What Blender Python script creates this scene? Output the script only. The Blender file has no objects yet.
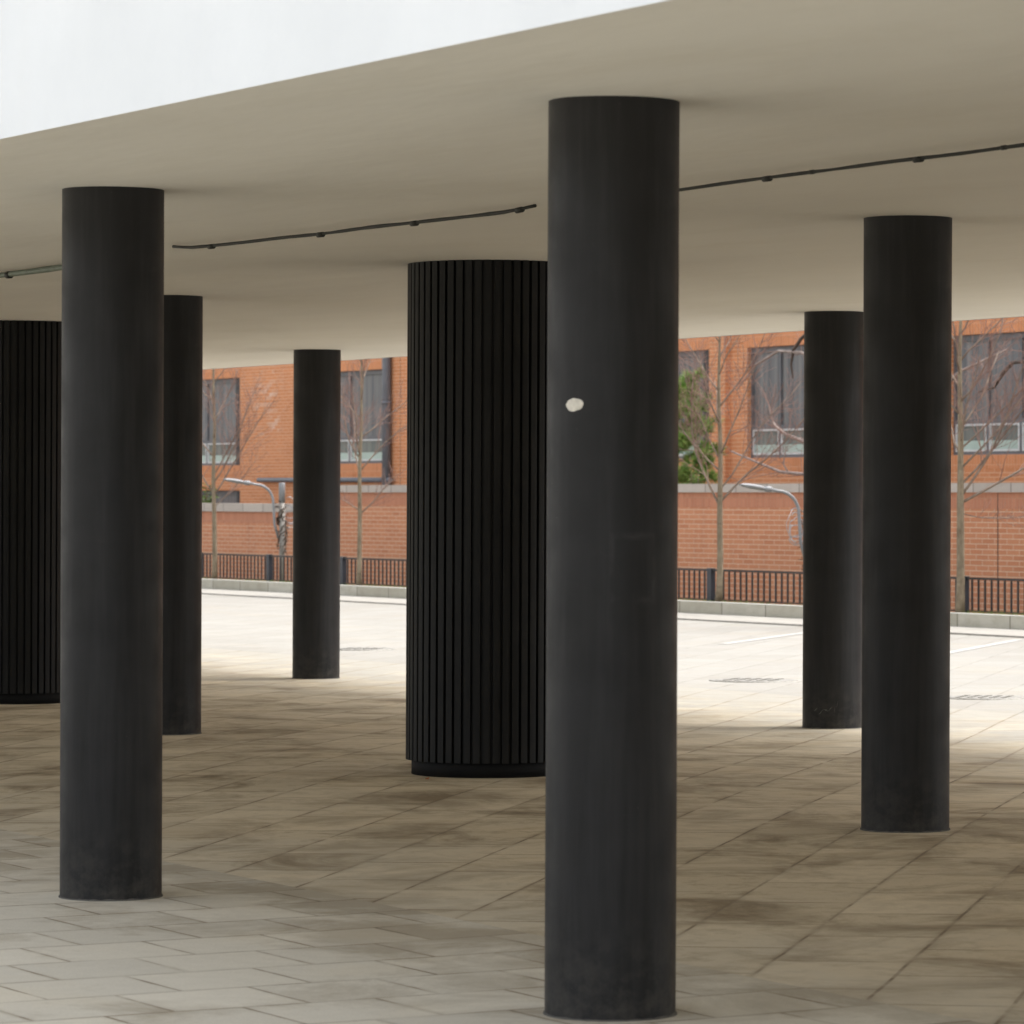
import bpy, bmesh, math, random
from mathutils import Vector, Matrix, noise

# ------------------------------------------------------------------ scene
scene = bpy.context.scene
col = scene.collection
R = math.radians
rnd = random.Random(11)

# Plan axes: u runs along the white building (away to the left), v runs from
# the camera side through the building to the brick building.  World x=-u, y=v.
def P(u, v, z=0.0):
    return Vector((-u, v, z))

def tag(o, label=None, cat=None, group=None, kind=None):
    if label: o['label'] = label
    if cat: o['category'] = cat
    if group: o['group'] = group
    if kind: o['kind'] = kind
    return o

def empty(name, loc):
    o = bpy.data.objects.new(name, None)
    o.empty_display_size = 0.2
    col.objects.link(o)
    o.location = loc
    return o

class MB:
    """collects shapes, builds ONE mesh object (coordinates are world or local to parent)"""
    def __init__(s):
        s.v = []; s.f = []; s.smooth = []
    def add(s, vs, fs, smooth=False):
        b = len(s.v)
        s.v += [tuple(p) for p in vs]
        for f in fs:
            s.f.append(tuple(i + b for i in f)); s.smooth.append(smooth)
    def box(s, x0, x1, y0, y1, z0, z1, skip=()):
        vs = [(x0,y0,z0),(x1,y0,z0),(x1,y1,z0),(x0,y1,z0),(x0,y0,z1),(x1,y0,z1),(x1,y1,z1),(x0,y1,z1)]
        F = {'b':(3,2,1,0),'t':(4,5,6,7),'f':(0,1,5,4),'k':(2,3,7,6),'l':(3,0,4,7),'r':(1,2,6,5)}
        s.add(vs, [f for k, f in F.items() if k not in skip])
    def ubox(s, u0, u1, v0, v1, z0, z1, skip=()):
        s.box(-max(u0,u1), -min(u0,u1), v0, v1, z0, z1, skip)
    def tube(s, pts, rad, n=8, cap=True):
        pts = [Vector(p) for p in pts]
        rr = rad if hasattr(rad, '__len__') else [rad]*len(pts)
        b = len(s.v); ref = None
        for i, p in enumerate(pts):
            d = (pts[min(i+1, len(pts)-1)] - pts[max(i-1, 0)])
            if d.length < 1e-9: d = Vector((0,0,1))
            d.normalize()
            if ref is None:
                ref = Vector((1,0,0)) if abs(d.x) < .8 else Vector((0,1,0))
            a = (ref - d*ref.dot(d)).normalized(); c = d.cross(a); ref = a
            for k in range(n):
                t = 2*math.pi*k/n
                s.v.append(tuple(p + (a*math.cos(t) + c*math.sin(t))*rr[i]))
        for i in range(len(pts)-1):
            for k in range(n):
                k2 = (k+1) % n
                s.f.append((b+i*n+k, b+i*n+k2, b+(i+1)*n+k2, b+(i+1)*n+k)); s.smooth.append(True)
        if cap:
            s.f.append(tuple(b+k for k in range(n))[::-1]); s.smooth.append(False)
            e = b+(len(pts)-1)*n
            s.f.append(tuple(e+k for k in range(n))); s.smooth.append(False)
    def build(s, name, mat, parent=None):
        me = bpy.data.meshes.new(name)
        me.from_pydata(s.v, [], s.f); me.update()
        me.polygons.foreach_set('use_smooth', s.smooth)
        me.materials.append(mat)
        o = bpy.data.objects.new(name, me)
        col.objects.link(o)
        if parent: o.parent = parent
        return o

# -------------------------------------------------------------- materials
class NT:
    def __init__(s, name):
        s.m = bpy.data.materials.new(name); s.m.use_nodes = True
        s.t = s.m.node_tree; s.b = s.t.nodes['Principled BSDF']
    def n(s, typ, **kw):
        x = s.t.nodes.new(typ)
        for k, v in kw.items(): setattr(x, k, v)
        return x
    def l(s, a, b): s.t.links.new(a, b)
    def val(s, sock, v): sock.default_value = v
    def pos(s): return s.n('ShaderNodeNewGeometry').outputs['Position']
    def objco(s): return s.n('ShaderNodeTexCoord').outputs['Object']
    def mapping(s, vec, scale=(1,1,1), rot=(0,0,0), loc=(0,0,0)):
        m = s.n('ShaderNodeMapping'); s.l(vec, m.inputs['Vector'])
        m.inputs['Scale'].default_value = scale; m.inputs['Rotation'].default_value = rot
        m.inputs['Location'].default_value = loc
        return m.outputs['Vector']
    def noise(s, vec, scale, detail=4, rough=.55, dist=0):
        x = s.n('ShaderNodeTexNoise'); s.l(vec, x.inputs['Vector'])
        x.inputs['Scale'].default_value = scale; x.inputs['Detail'].default_value = detail
        x.inputs['Roughness'].default_value = rough; x.inputs['Distortion'].default_value = dist
        return x.outputs['Fac']
    def ramp(s, fac, stops):
        r = s.n('ShaderNodeValToRGB'); s.l(fac, r.inputs['Fac'])
        e = r.color_ramp.elements
        while len(e) < len(stops): e.new(.5)
        for i, (p, c) in enumerate(stops):
            e[i].position = p
            e[i].color = c if len(c) == 4 else (*c, 1)
        return r.outputs['Color']
    def gray(s, fac, a, b):   # smooth threshold
        return s.ramp(fac, [(a, (0,0,0)), (b, (1,1,1))])
    def mix(s, fac, a, b, mode='MIX'):
        m = s.n('ShaderNodeMix', data_type='RGBA', blend_type=mode)
        for sock, v in ((m.inputs[0], fac), (m.inputs[6], a), (m.inputs[7], b)):
            if hasattr(v, 'links'): s.l(v, sock)
            elif isinstance(v, (int, float)): sock.default_value = v
            else: sock.default_value = (*v, 1)
        return m.outputs[2]
    def math(s, op, a, b=None, c=None, clamp=False):
        m = s.n('ShaderNodeMath', operation=op); m.use_clamp = clamp
        for i, v in enumerate((a, b, c)):
            if v is None: continue
            if hasattr(v, 'links'): s.l(v, m.inputs[i])
            else: m.inputs[i].default_value = v
        return m.outputs[0]
    def dot(s, vec, d):
        m = s.n('ShaderNodeVectorMath', operation='DOT_PRODUCT'); s.l(vec, m.inputs[0])
        m.inputs[1].default_value = d
        return m.outputs['Value']
    def comb(s, x, y, z=0.0):
        m = s.n('ShaderNodeCombineXYZ')
        for i, v in enumerate((x, y, z)):
            if hasattr(v, 'links'): s.l(v, m.inputs[i])
            else: m.inputs[i].default_value = v
        return m.outputs[0]
    def sep(s, vec):
        m = s.n('ShaderNodeSeparateXYZ'); s.l(vec, m.inputs[0]); return m.outputs
    def bump(s, h, strength=.3, dist=.01):
        b = s.n('ShaderNodeBump'); s.l(h, b.inputs['Height'])
        b.inputs['Strength'].default_value = strength; b.inputs['Distance'].default_value = dist
        s.l(b.outputs['Normal'], s.b.inputs['Normal'])
    def out(s, color=None, rough=None, spec=None, metal=None):
        for sock, v in (('Base Color', color), ('Roughness', rough), ('Specular IOR Level', spec), ('Metallic', metal)):
            if v is None: continue
            i = s.b.inputs[sock]
            if hasattr(v, 'links'): s.l(v, i)
            elif isinstance(v, (int, float)): i.default_value = v
            else: i.default_value = (*v, 1)
        return s.m

def bricknode(t, vec, w, h, mortar, c1, c2, cm, off=.5, smooth=.15, bias=0.0):
    b = t.n('ShaderNodeTexBrick'); t.l(vec, b.inputs['Vector'])
    b.offset = off; b.offset_frequency = 2; b.squash = 1
    b.inputs['Scale'].default_value = 1
    b.inputs['Mortar Size'].default_value = mortar; b.inputs['Mortar Smooth'].default_value = smooth
    b.inputs['Bias'].default_value = bias
    b.inputs['Brick Width'].default_value = w; b.inputs['Row Height'].default_value = h
    b.inputs['Color1'].default_value = (*c1, 1); b.inputs['Color2'].default_value = (*c2, 1)
    b.inputs['Mortar'].default_value = (*cm, 1)
    return b

def mat_plain(name, c, rough=.6, var=.15, scale=8, spec=.4, metal=0, bump=0):
    t = NT(name)
    f = t.noise(t.objco(), scale, 5)
    a = tuple(x*(1-var) for x in c); b = tuple(min(1, x*(1+var)) for x in c)
    t.out(t.ramp(f, [(.3, a), (.7, b)]), rough, spec, metal)
    if bump: t.bump(f, bump, .01)
    return t.m

# black paint of the round columns
def mat_column(name, ghost=False):
    t = NT(name)
    o = t.objco()
    z = t.sep(o)['Z']
    cloud = t.noise(o, 2.3, 6, .6, .4)
    streak = t.noise(t.mapping(o, (9, 9, .55)), 1.6, 4, .6)
    base = t.ramp(cloud, [(.3, (.0130, .0129, .0130)), (.72, (.0210, .0210, .0222))])
    base = t.mix(t.math('MULTIPLY', t.gray(streak, .46, .72), .6), base, (.033, .0327, .0335))
    rub = t.math('MULTIPLY', t.gray(t.noise(t.mapping(o, (1, 1, .8)), 4.5, 6, .7, 1.2), .60, .72), t.gray(t.noise(o, 1.3, 2), .45, .6))
    base = t.mix(t.math('MULTIPLY', rub, .35), base, (.048, .0475, .047))
    fine = t.noise(o, 70, 3, .7)
    spots = t.math('MULTIPLY', t.gray(fine, .70, .76), t.gray(t.noise(o, 3.1, 3), .5, .62))
    base = t.mix(t.math('MULTIPLY', spots, .5), base, (.11, .105, .1))
    low = t.math('MULTIPLY', t.math('SUBTRACT', 1.0, t.math('DIVIDE', z, .35, clamp=True)), t.gray(t.noise(o, 12, 5, .7), .42, .68))
    base = t.mix(t.math('MULTIPLY', low, .55), base, (.075, .07, .06))
    if ghost:   # pale outline where a square sticker was peeled off, on the main column
        sx = t.dot(o, (.14, .99, 0))
        ax = t.math('ABSOLUTE', sx); az = t.math('ABSOLUTE', t.math('SUBTRACT', z, 1.47))
        m = t.math('MAXIMUM', t.math('DIVIDE', ax, .078), t.math('DIVIDE', az, .115))
        m = t.math('ADD', m, t.math('MULTIPLY', t.math('SUBTRACT', t.noise(o, 14, 3), .5), .3))
        ring = t.math('SUBTRACT', 1.0, t.math('DIVIDE', t.math('ABSOLUTE', t.math('SUBTRACT', m, .92)), .16), clamp=True)
        ring = t.math('MULTIPLY', ring, t.math('GREATER_THAN', t.sep(o)['X'], .1))
        base = t.mix(t.math('MULTIPLY', t.math('MULTIPLY', ring, t.gray(t.noise(o, 9, 3), .38, .7)), .35), base, (.075, .075, .075))
    rg = t.ramp(t.noise(o, 5, 5, .6), [(.3, (.40,)*3), (.7, (.62,)*3)])
    t.out(base, rg, .16)
    t.bump(t.noise(o, 45, 4, .6), .06, .004)
    return t.m

M = {}
M['column'] = mat_column('black_column_paint')
M['column_main'] = mat_column('black_column_paint_marked', True)
M['rib'] = mat_plain('black_ribbed_metal', (.0075, .0074, .0070), .55, .3, 3, .2)
M['plinth'] = mat_plain('black_plinth', (.006, .006, .006), .7, .2, 6, .15)
M['scuff'] = mat_plain('pale_scuff', (.11, .11, .105), .8, .3, 60, .2)
M['grout'] = mat_plain('grey_grout', (.10, .095, .085), .9, .25, 20, .2)
M['chip'] = mat_plain('bare_plaster', (.62, .59, .52), .9, .15, 60, .2, bump=.6)

def mat_soffit():
    t = NT('soffit_render')
    p = t.pos()
    a = t.noise(t.mapping(p, (.35, 1.1, 1)), .8, 5, .5)
    c = t.ramp(a, [(.3, (.69, .665, .605)), (.7, (.75, .725, .66))])
    s2 = t.gray(t.noise(t.mapping(p, (.5, 1, 1)), 1.3, 7, .7, .6), .5, .72)
    c = t.mix(t.math('MULTIPLY', s2, .30), c, (.62, .58, .49))
    t.out(c, .85, .25)
    h = t.math('ADD', t.math('MULTIPLY', t.noise(t.mapping(p, (.8, 2.2, 1)), 1.4, 3), 1.0), t.math('MULTIPLY', t.noise(p, 60, 3), .02))
    t.bump(h, .35, .03)
    return t.m
M['soffit'] = mat_soffit()
def mat_fascia():
    t = NT('white_render')
    p = t.pos()
    a = t.noise(p, 1.3, 6, .6)
    c = t.ramp(a, [(.3, (.685, .715, .75)), (.7, (.735, .765, .80))])
    st = t.gray(t.noise(t.mapping(p, (3, 3, .4)), 1.2, 4), .6, .85)
    c = t.mix(t.math('MULTIPLY', st, .15), c, (.68, .68, .68))
    t.out(c, .8, .3)
    t.bump(t.noise(p, 35, 5, .6), .15, .006)
    return t.m
M['fascia'] = mat_fascia()

# paving -------------------------------------------------------------
def paving(name, ax, ay, offx, offy, w, h, c1, c2, cm, stain, samt, lo, hi, mortar=.008, edge=False, zones=False):
    t = NT(name)
    p = t.pos()
    q = t.comb(t.math('ADD', t.dot(p, ax), offx), t.math('ADD', t.dot(p, ay), offy))
    # slightly wandering joints
    wob = t.n('ShaderNodeTexNoise'); t.l(q, wob.inputs['Vector']); wob.inputs['Scale'].default_value = 3.0; wob.inputs['Detail'].default_value = 3
    vm = t.n('ShaderNodeVectorMath', operation='SUBTRACT'); t.l(wob.outputs['Color'], vm.inputs[0]); vm.inputs[1].default_value = (.5, .5, .5)
    sc = t.n('ShaderNodeVectorMath', operation='SCALE'); t.l(vm.outputs[0], sc.inputs[0]); sc.inputs['Scale'].default_value = .012
    ad = t.n('ShaderNodeVectorMath', operation='ADD'); t.l(q, ad.inputs[0]); t.l(sc.outputs[0], ad.inputs[1])
    b = bricknode(t, ad.outputs[0], w, h, mortar, c1, c2, c1, smooth=.2)
    wide = bricknode(t, ad.outputs[0], w, h, mortar*4.5, c1, c2, c1, smooth=.9)
    base = b.outputs['Color']
    pn = t.noise(p, 9, 5, .65)
    base = t.mix(t.math('MULTIPLY', t.gray(pn, .4, .75), .22), base, tuple(x*.72 for x in c1))
    grit = t.noise(p, 120, 2, .6)
    base = t.mix(.12, base, t.ramp(grit, [(.35, tuple(x*.55 for x in c1)), (.65, tuple(min(1, x*1.35) for x in c1))]))
    warm = t.gray(t.noise(p, .9, 3), .52, .72)
    base = t.mix(t.math('MULTIPLY', warm, .25), base, (c1[0]*1.04, c1[1]*.93, c1[2]*.74))
    sn = t.noise(t.mapping(p, (1, 1, 1)), 1.35, 7, .68, .5)
    slab = bricknode(t, ad.outputs[0], w, h, 0, (.6,)*3, (1.25,)*3, (.7,)*3, smooth=0)
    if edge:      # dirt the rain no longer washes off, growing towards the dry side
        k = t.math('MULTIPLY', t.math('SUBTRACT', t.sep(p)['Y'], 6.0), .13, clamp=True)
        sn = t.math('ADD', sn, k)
    sm = t.gray(sn, lo, hi)
    if not edge:  # fine drag marks and drips on the dry slabs
        s3 = t.gray(t.noise(p, 4.6, 5, .7, .3), .5, .72)
        sm = t.math('MAXIMUM', sm, t.math('MULTIPLY', s3, .6))
    # dirt follows slab edges a little
    edge_ = t.math('MULTIPLY', wide.outputs['Fac'], t.gray(t.noise(p, 2.2, 4), .35, .65))
    sm = t.math('MULTIPLY', sm, slab.outputs['Color'], clamp=True)
    if zones:     # base colour shifts and stains fade towards both open sides of the building
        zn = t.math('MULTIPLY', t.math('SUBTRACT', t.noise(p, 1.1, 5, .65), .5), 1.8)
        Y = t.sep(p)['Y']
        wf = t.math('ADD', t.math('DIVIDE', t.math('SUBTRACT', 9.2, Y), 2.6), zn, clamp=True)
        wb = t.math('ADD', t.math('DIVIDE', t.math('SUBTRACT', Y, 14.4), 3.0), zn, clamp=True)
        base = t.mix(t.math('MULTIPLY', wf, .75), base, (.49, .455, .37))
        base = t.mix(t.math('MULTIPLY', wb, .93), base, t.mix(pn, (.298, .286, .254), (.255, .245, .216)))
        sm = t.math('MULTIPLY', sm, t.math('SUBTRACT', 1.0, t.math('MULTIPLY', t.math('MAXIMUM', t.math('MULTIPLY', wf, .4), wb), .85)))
    base = t.mix(t.math('MULTIPLY', sm, samt), base, stain)
    base = t.mix(t.math('MULTIPLY', edge_, .3), base, tuple(x*.9 for x in stain))
    jm = t.math('MULTIPLY', b.outputs['Fac'], t.ramp(t.noise(p, 2.7, 3), [(.35, (.08,)*3), (.62, (1,)*3)]))
    base = t.mix(jm, base, cm)
    t.out(base, t.ramp(pn, [(.3, (.72,)*3), (.7, (.9,)*3)]), .3)
    hgt = t.math('ADD', t.math('MULTIPLY', b.outputs['Fac'], -1.0), t.math('MULTIPLY', grit, .12))
    t.bump(hgt, .5, .006)
    return t.m

# front paving: rows run away from the camera side (v), slabs 0.53 x 0.51, half bond
M['front'] = paving('front_paving', (.0, 1, 0), (1, .03, 0), .02, .02+12.61, .50, .51, (.60, .56, .465), (.50, .47, .395), (.18, .14, .09),
                    (.27, .225, .155), .7, .55, .74, .007, edge=True)
a41 = (-math.cos(R(41)), math.sin(R(41)), 0); b41 = (math.sin(R(41)), math.cos(R(41)), 0)
offB = -(b41[0]*-12.655 + b41[1]*7.597)
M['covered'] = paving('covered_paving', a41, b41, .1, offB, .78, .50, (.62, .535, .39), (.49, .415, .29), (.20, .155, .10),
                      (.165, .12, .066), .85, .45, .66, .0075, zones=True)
M['forecourt'] = paving('forecourt_paving', a41, b41, .1, offB, .78, .50, (.285, .274, .247), (.25, .24, .215), (.155, .142, .118),
                        (.24, .215, .18), .5, .48, .72, .006)
M['line'] = mat_plain('white_road_paint', (.36, .355, .335), .7, .12, 9)
M['iron'] = mat_plain('worn_iron', (.235, .225, .20), .6, .3, 30, .4, .3, bump=.5)
M['gutter'] = mat_plain('gutter_stone', (.285, .27, .24), .9, .15, 4, bump=.2)
def mat_kerb():
    t = NT('kerb_granite'); p = t.pos()
    b = bricknode(t, t.comb(t.sep(p)['X'], .3), 1.15, 1.0, .012, (.47, .45, .385), (.38, .36, .295), (.15, .14, .11), 0)
    d = t.gray(t.noise(t.mapping(p, (1, 1, 2)), 3, 5, .65), .42, .7)
    c = t.mix(t.math('MULTIPLY', d, .5), b.outputs['Color'], (.27, .25, .185))
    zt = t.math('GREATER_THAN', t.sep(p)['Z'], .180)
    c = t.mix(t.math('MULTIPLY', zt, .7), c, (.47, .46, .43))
    t.out(c, .85, .3); t.bump(t.noise(p, 40, 4), .3, .008); return t.m
M['kerb'] = mat_kerb()
def mat_soil():
    t = NT('verge_soil'); p = t.pos()
    c = t.ramp(t.noise(p, 5, 6, .7), [(.3, (.075, .055, .035)), (.55, (.11, .095, .05)), (.75, (.09, .12, .04))])
    t.out(c, .95, .2); t.bump(t.noise(p, 20, 5), .6, .03); return t.m
M['soil'] = mat_soil()

# brick --------------------------------------------------------------
def brick(name, w, h, mort, c1, c2, cm, soldier=False, efflo=False, dark=(.30, .11, .06), stain=None):
    t = NT(name); p = t.pos(); s = t.sep(p)
    hx = t.math('ADD', s['X'], s['Y'])
    vec = t.comb(s['Z'], hx) if soldier else t.comb(hx, s['Z'])
    b = bricknode(t, vec, w, h, mort, c1, c2, c1, 0 if soldier else .5, .1)
    c = b.outputs['Color']
    # a third, darker brick colour
    v2 = bricknode(t, vec, w, h, 0, (0, 0, 0), (1, 1, 1), (0, 0, 0), 0 if soldier else .5, 0, -.3)
    c = t.mix(t.math('MULTIPLY', t.gray(v2.outputs['Color'], .55, .9), .45), c, dark)
    pa = t.gray(t.noise(t.mapping(p, (1, 1, .8)), .55, 6, .6), .4, .7)
    c = t.mix(t.math('MULTIPLY', pa, .38), c, tuple(x*.72 for x in c1))
    fine = t.noise(p, 28, 4, .7)
    c = t.mix(.3, c, t.ramp(fine, [(.3, tuple(x*.7 for x in c1)), (.7, tuple(min(1, x*1.15) for x in c1))]))
    if stain:
        sn = t.math('MULTIPLY', t.gray(t.noise(t.mapping(p, (2.2, 2.2, .3)), 1.0, 4, .6), .55, .75), .35)
        c = t.mix(sn, c, stain)
    c = t.mix(b.outputs['Fac'], c, cm)
    if efflo:   # lime bloom, strongest beside the left-hand window
        d = t.n('ShaderNodeVectorMath', operation='DISTANCE')
        t.l(t.mapping(p, (.55, 0, .5)), d.inputs[0]); d.inputs[1].default_value = (-87.9*.55, 0, 3.75*.5)
        near = t.math('SUBTRACT', 1.0, t.math('DIVIDE', d.outputs['Value'], .85), clamp=True)
        blot = t.gray(t.math('ADD', t.noise(p, 1.7, 5, .7), t.math('MULTIPLY', near, .25)), .56, .70)
        far = t.math('MULTIPLY', t.gray(t.noise(p, .8, 6, .7), .64, .78), .35)
        c = t.mix(t.math('ADD', t.math('MULTIPLY', t.math('MULTIPLY', t.math('MULTIPLY', blot, near), t.gray(v2.outputs['Color'], .2, .5)), .8), far, clamp=True), c, (.72, .56, .46))
    t.out(c, .85, .25)
    t.bump(t.math('ADD', t.math('MULTIPLY', b.outputs['Fac'], -1), t.math('MULTIPLY', fine, .3)), .5, .008)
    return t.m
M['wallbrick'] = brick('garden_wall_brick', .30, .075, .0055, (.60, .265, .145), (.51, .205, .108), (.66, .49, .36), dark=(.33, .115, .065), stain=(.30, .13, .085))
M['wallsoldier'] = brick('garden_wall_soldier', .23, .085, .004, (.55, .245, .15), (.46, .19, .115), (.44, .25, .16), True, stain=(.24, .1, .065))
M['facbrick'] = brick('facade_brick', .30, .075, .006, (.66, .285, .135), (.56, .225, .098), (.70, .45, .29), False, True, dark=(.40, .115, .04))
M['facsoldier'] = brick('facade_soldier', .24, .085, .0045, (.66, .28, .132), (.56, .225, .10), (.66, .39, .24), True)
def mat_coping():
    t = NT('coping_stone'); p = t.pos(); s = t.sep(p)
    b = bricknode(t, t.comb(s['X'], .3), .92, 1.0, .012, (.50, .445, .40), (.44, .39, .35), (.2, .17, .15), 0)
    d = t.gray(t.noise(t.mapping(p, (1.6, 1.6, 1)), 2.2, 5, .65), .45, .75)
    c = t.mix(t.math('MULTIPLY', d, .4), b.outputs['Color'], (.33, .285, .25))
    t.out(c, .85, .3); t.bump(t.noise(p, 30, 4), .2, .006); return t.m
M['coping'] = mat_coping()
M['frame'] = mat_plain('dark_window_frame', (.11, .115, .125), .5, .15, 5)
M['nearblack'] = mat_plain('near_black', (.022, .021, .022), .6, .2, 5)
M['sash'] = mat_plain('pale_sash', (.58, .60, .60), .5, .1, 6)
def mat_glass(name, tint, a, b):
    t = NT(name); p = t.pos()
    f = t.noise(t.mapping(p, (5.5, 1, .12)), 1.5, 3, .5)
    f2 = t.noise(p, .7, 3)
    c = t.ramp(f, [(.32, a), (.68, b)])
    c = t.mix(t.math('MULTIPLY', t.gray(f2, .4, .65), .5), c, tint)
    t.out(c, .15, .4); return t.m
M['pane'] = mat_glass('window_pane', (.17, .175, .185), (.095, .10, .11), (.205, .205, .20))
M['lowpane'] = mat_glass('lower_pane', (.17, .215, .195), (.10, .115, .11), (.21, .215, .195))
M['film'] = mat_plain('frosted_film', (.36, .47, .42), .3, .1, 3, .6)
M['pipe'] = mat_plain('grey_downpipe', (.155, .17, .195), .45, .1, 5)
M['fence'] = mat_plain('dark_fence_paint', (.016, .014, .014), .5, .2, 10)
M['fencepost'] = mat_plain('fence_post_paint', (.022, .025, .034), .5, .2, 10)
M['lamp'] = mat_plain('pale_grey_lamp_paint', (.22, .23, .24), .5, .12, 12)
M['lamppole'] = mat_plain('weathered_pole', (.27, .255, .23), .7, .25, 14)
M['vine'] = mat_plain('dead_vine', (.06, .042, .03), .9, .45, 30)
M['wire'] = mat_plain('grey_wire', (.36, .35, .36), .6, .15, 12)
def mat_bark(name, c1, c2, sc=14):
    t = NT(name); o = t.pos()
    f = t.noise(t.mapping(o, (1, 1, .45)), sc, 5, .65)
    k = t.gray(t.noise(t.mapping(o, (.6, .6, 2.5)), 5, 3), .6, .72)
    c = t.mix(t.math('MULTIPLY', k, .55), t.ramp(f, [(.3, c1), (.7, c2)]), tuple(x*.45 for x in c1))
    t.out(c, .85, .25); t.bump(f, .5, .01); return t.m
M['bark'] = mat_bark('young_bark', (.135, .105, .07), (.26, .215, .15))
M['limb'] = mat_bark('limb_bark', (.14, .10, .075), (.30, .235, .185), 9)
M['twig'] = mat_bark('pinkish_twigs', (.16, .088, .072), (.30, .195, .16), 5)
M['palebark'] = mat_bark('pale_bark', (.19, .15, .13), (.35, .29, .26), 7)
M['darkbark'] = mat_bark('dark_bark', (.045, .035, .03), (.11, .085, .07), 9)
def mat_leaf(name, c1, c2):
    t = NT(name)
    f = t.noise(t.pos(), 7, 3)
    t.out(t.ramp(f, [(.35, c1), (.65, c2)]), .6, .3); return t.m
M['pine'] = mat_leaf('pine_needles', (.09, .20, .04), (.32, .44, .12))
M['shrub'] = mat_leaf('shrub_leaves', (.06, .12, .02), (.16, .25, .05))
M['grass'] = mat_leaf('verge_grass', (.10, .15, .03), (.22, .27, .07))
M['conduit'] = mat_plain('dark_conduit', (.009, .010, .007), .55, .3, 20)
M['conduitgreen'] = mat_plain('grey_green_conduit', (.11, .135, .105), .5, .2, 20)
M['leaf'] = mat_plain('orange_leaf', (.42, .13, .04), .7, .2, 30)
M['roof'] = mat_plain('flat_roof', (.3, .3, .3), .9, .1, 2)

# ------------------------------------------------------------ geometry
KN_G = [(-999, -.027), (6.77, -.027), (11.38, .036), (16.25, -.009), (18.0, 0), (999, 0)]
KN_C = [(-999, 0), (5.56, 0), (6.77, -.027), (11.38, .036), (16.25, -.009), (17.93, 0), (999, 0)]
def warp(v, kn):     # slight falls of the paving and of the slab above it
    for (a, wa), (b, wb) in zip(kn, kn[1:]):
        if v <= b:
            t = (v-a)/(b-a); t = t*t*(3-2*t)
            return wa+(wb-wa)*t
    return 0
gz = lambda v: warp(v, KN_G)
cz = lambda v: 3.0+warp(v, KN_C)

def strip(name, ys, xs, zf, mat):
    m = MB(); vs = []; fs = []
    for y in ys:
        for x in xs: vs.append((x, y, zf(y)))
    n = len(xs)
    for i in range(len(ys)-1):
        for j in range(n-1):
            a = i*n+j; fs.append((a, a+1, a+n+1, a+n))
    m.add(vs, fs, True)
    return tag(m.build(name, mat), kind='structure')
def frange(a, b, s):
    n = max(1, round((b-a)/s)); return [a+(b-a)*i/n for i in range(n+1)]
VB, VF = 7.65, 18.35
XS = [-600, -120, -60, -30, -15, -5, 10, 60, 400]
strip('plaza_paving', [-300, -60, -10, 0, 4, 6]+frange(6.4, VB, .25), XS, gz, M['front'])
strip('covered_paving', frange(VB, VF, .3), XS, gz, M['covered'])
strip('ground', [VF, 19, 22, 27, 29, 33, 40, 60, 120, 900], XS, gz, M['forecourt'])

# white parking lines on the forecourt
for (a, b) in (((40.3, 23.9), (43.6, 27.2)), ((36.6, 24.3), (39.9, 27.6))):
    m = MB(); A, B = P(*a, .004), P(*b, .004)
    d = (B-A).normalized(); s_ = Vector((-d.y, d.x, 0))*.06
    n = 14; vs = []; fs = []
    for i in range(n+1):
        q = A.lerp(B, i/n); w = 1+.15*noise.noise(q*3)
        vs += [q-s_*w, q+s_*w]
        if i: fs.append((2*i-2, 2*i-1, 2*i+1, 2*i))
    m.add(vs, fs); o = m.build('parking_line', M['line']); tag(o, kind='structure')

m = MB(); m.ubox(-20, 140, 27.97, 29.3, -.05, .022); tag(m.build('gutter', M['gutter']), kind='structure')
m = MB(); m.ubox(-20, 140, 29.3, 29.47, -.05, .187); tag(m.build('kerb', M['kerb']), kind='structure')
m = MB(); m.ubox(-20, 140, 29.47, 29.98, -.05, .165); m.ubox(-20, 140, 29.98, 39.9, -.05, .012); tag(m.build('verge', M['soil']), kind='structure')

# grass along the foot of the fence
m = MB(); g = random.Random(5)
for _ in range(5200):
    u = g.uniform(38, 74); v = 29.49+abs(g.gauss(0, .16))
    if noise.noise(Vector((u*.8, v, 3))) < -.12 and g.random() < .7: continue
    h = g.uniform(.02, .06)*(1.2 if u < 47 else 1); a = g.uniform(0, 6.28); w = .006
    p0 = P(u, v, .162); dx = Vector((math.cos(a), math.sin(a), 0))
    tip = p0+Vector((g.gauss(0, .02), g.gauss(0, .02), h))
    m.add([p0-dx*w, p0+dx*w, tip], [(0, 1, 2)])
tag(m.build('grass', M['grass']), 'short green grass along the foot of the black railings', 'grass', kind='stuff')

# ---- white building carried by the columns
U0, U1, V0, V1 = -6.0, 62.0, 5.568, 17.93
bld = empty('white_building', P(28, 11.7, 3.0))
tag(bld, 'white rendered building raised on black columns, flat pale underside', 'building')
def child(mb, name, mat, par):
    o = mb.build(name, mat)
    o.parent = par; o.matrix_parent_inverse = Matrix.Translation(-par.location)
    return o
m = MB(); ys = frange(V0+.004, V1-.004, .25); xs = [-x for x in frange(U1-.004, U0+.004, 1.0)]
vs = []; fs = []
for y in ys:
    for x in xs:
        dz = .006*noise.noise(Vector((x*.5, y*.9, 0)))
        vs.append((x, y, cz(y)+dz))
n = len(xs)
for i in range(len(ys)-1):
    for j in range(n-1):
        a = i*n+j; fs.append((a+1, a, a+n, a+n+1))
m.add(vs, fs, True); child(m, 'soffit', M['soffit'], bld)
m = MB()
vs = []; fs = []
xf = [-x for x in frange(U1, U0, .5)]
for x in xf:
    vs += [(x, V0, 2.997+.008*noise.noise(Vector((x*.9, 5, 0)))), (x, V0, 7.5)]
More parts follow.
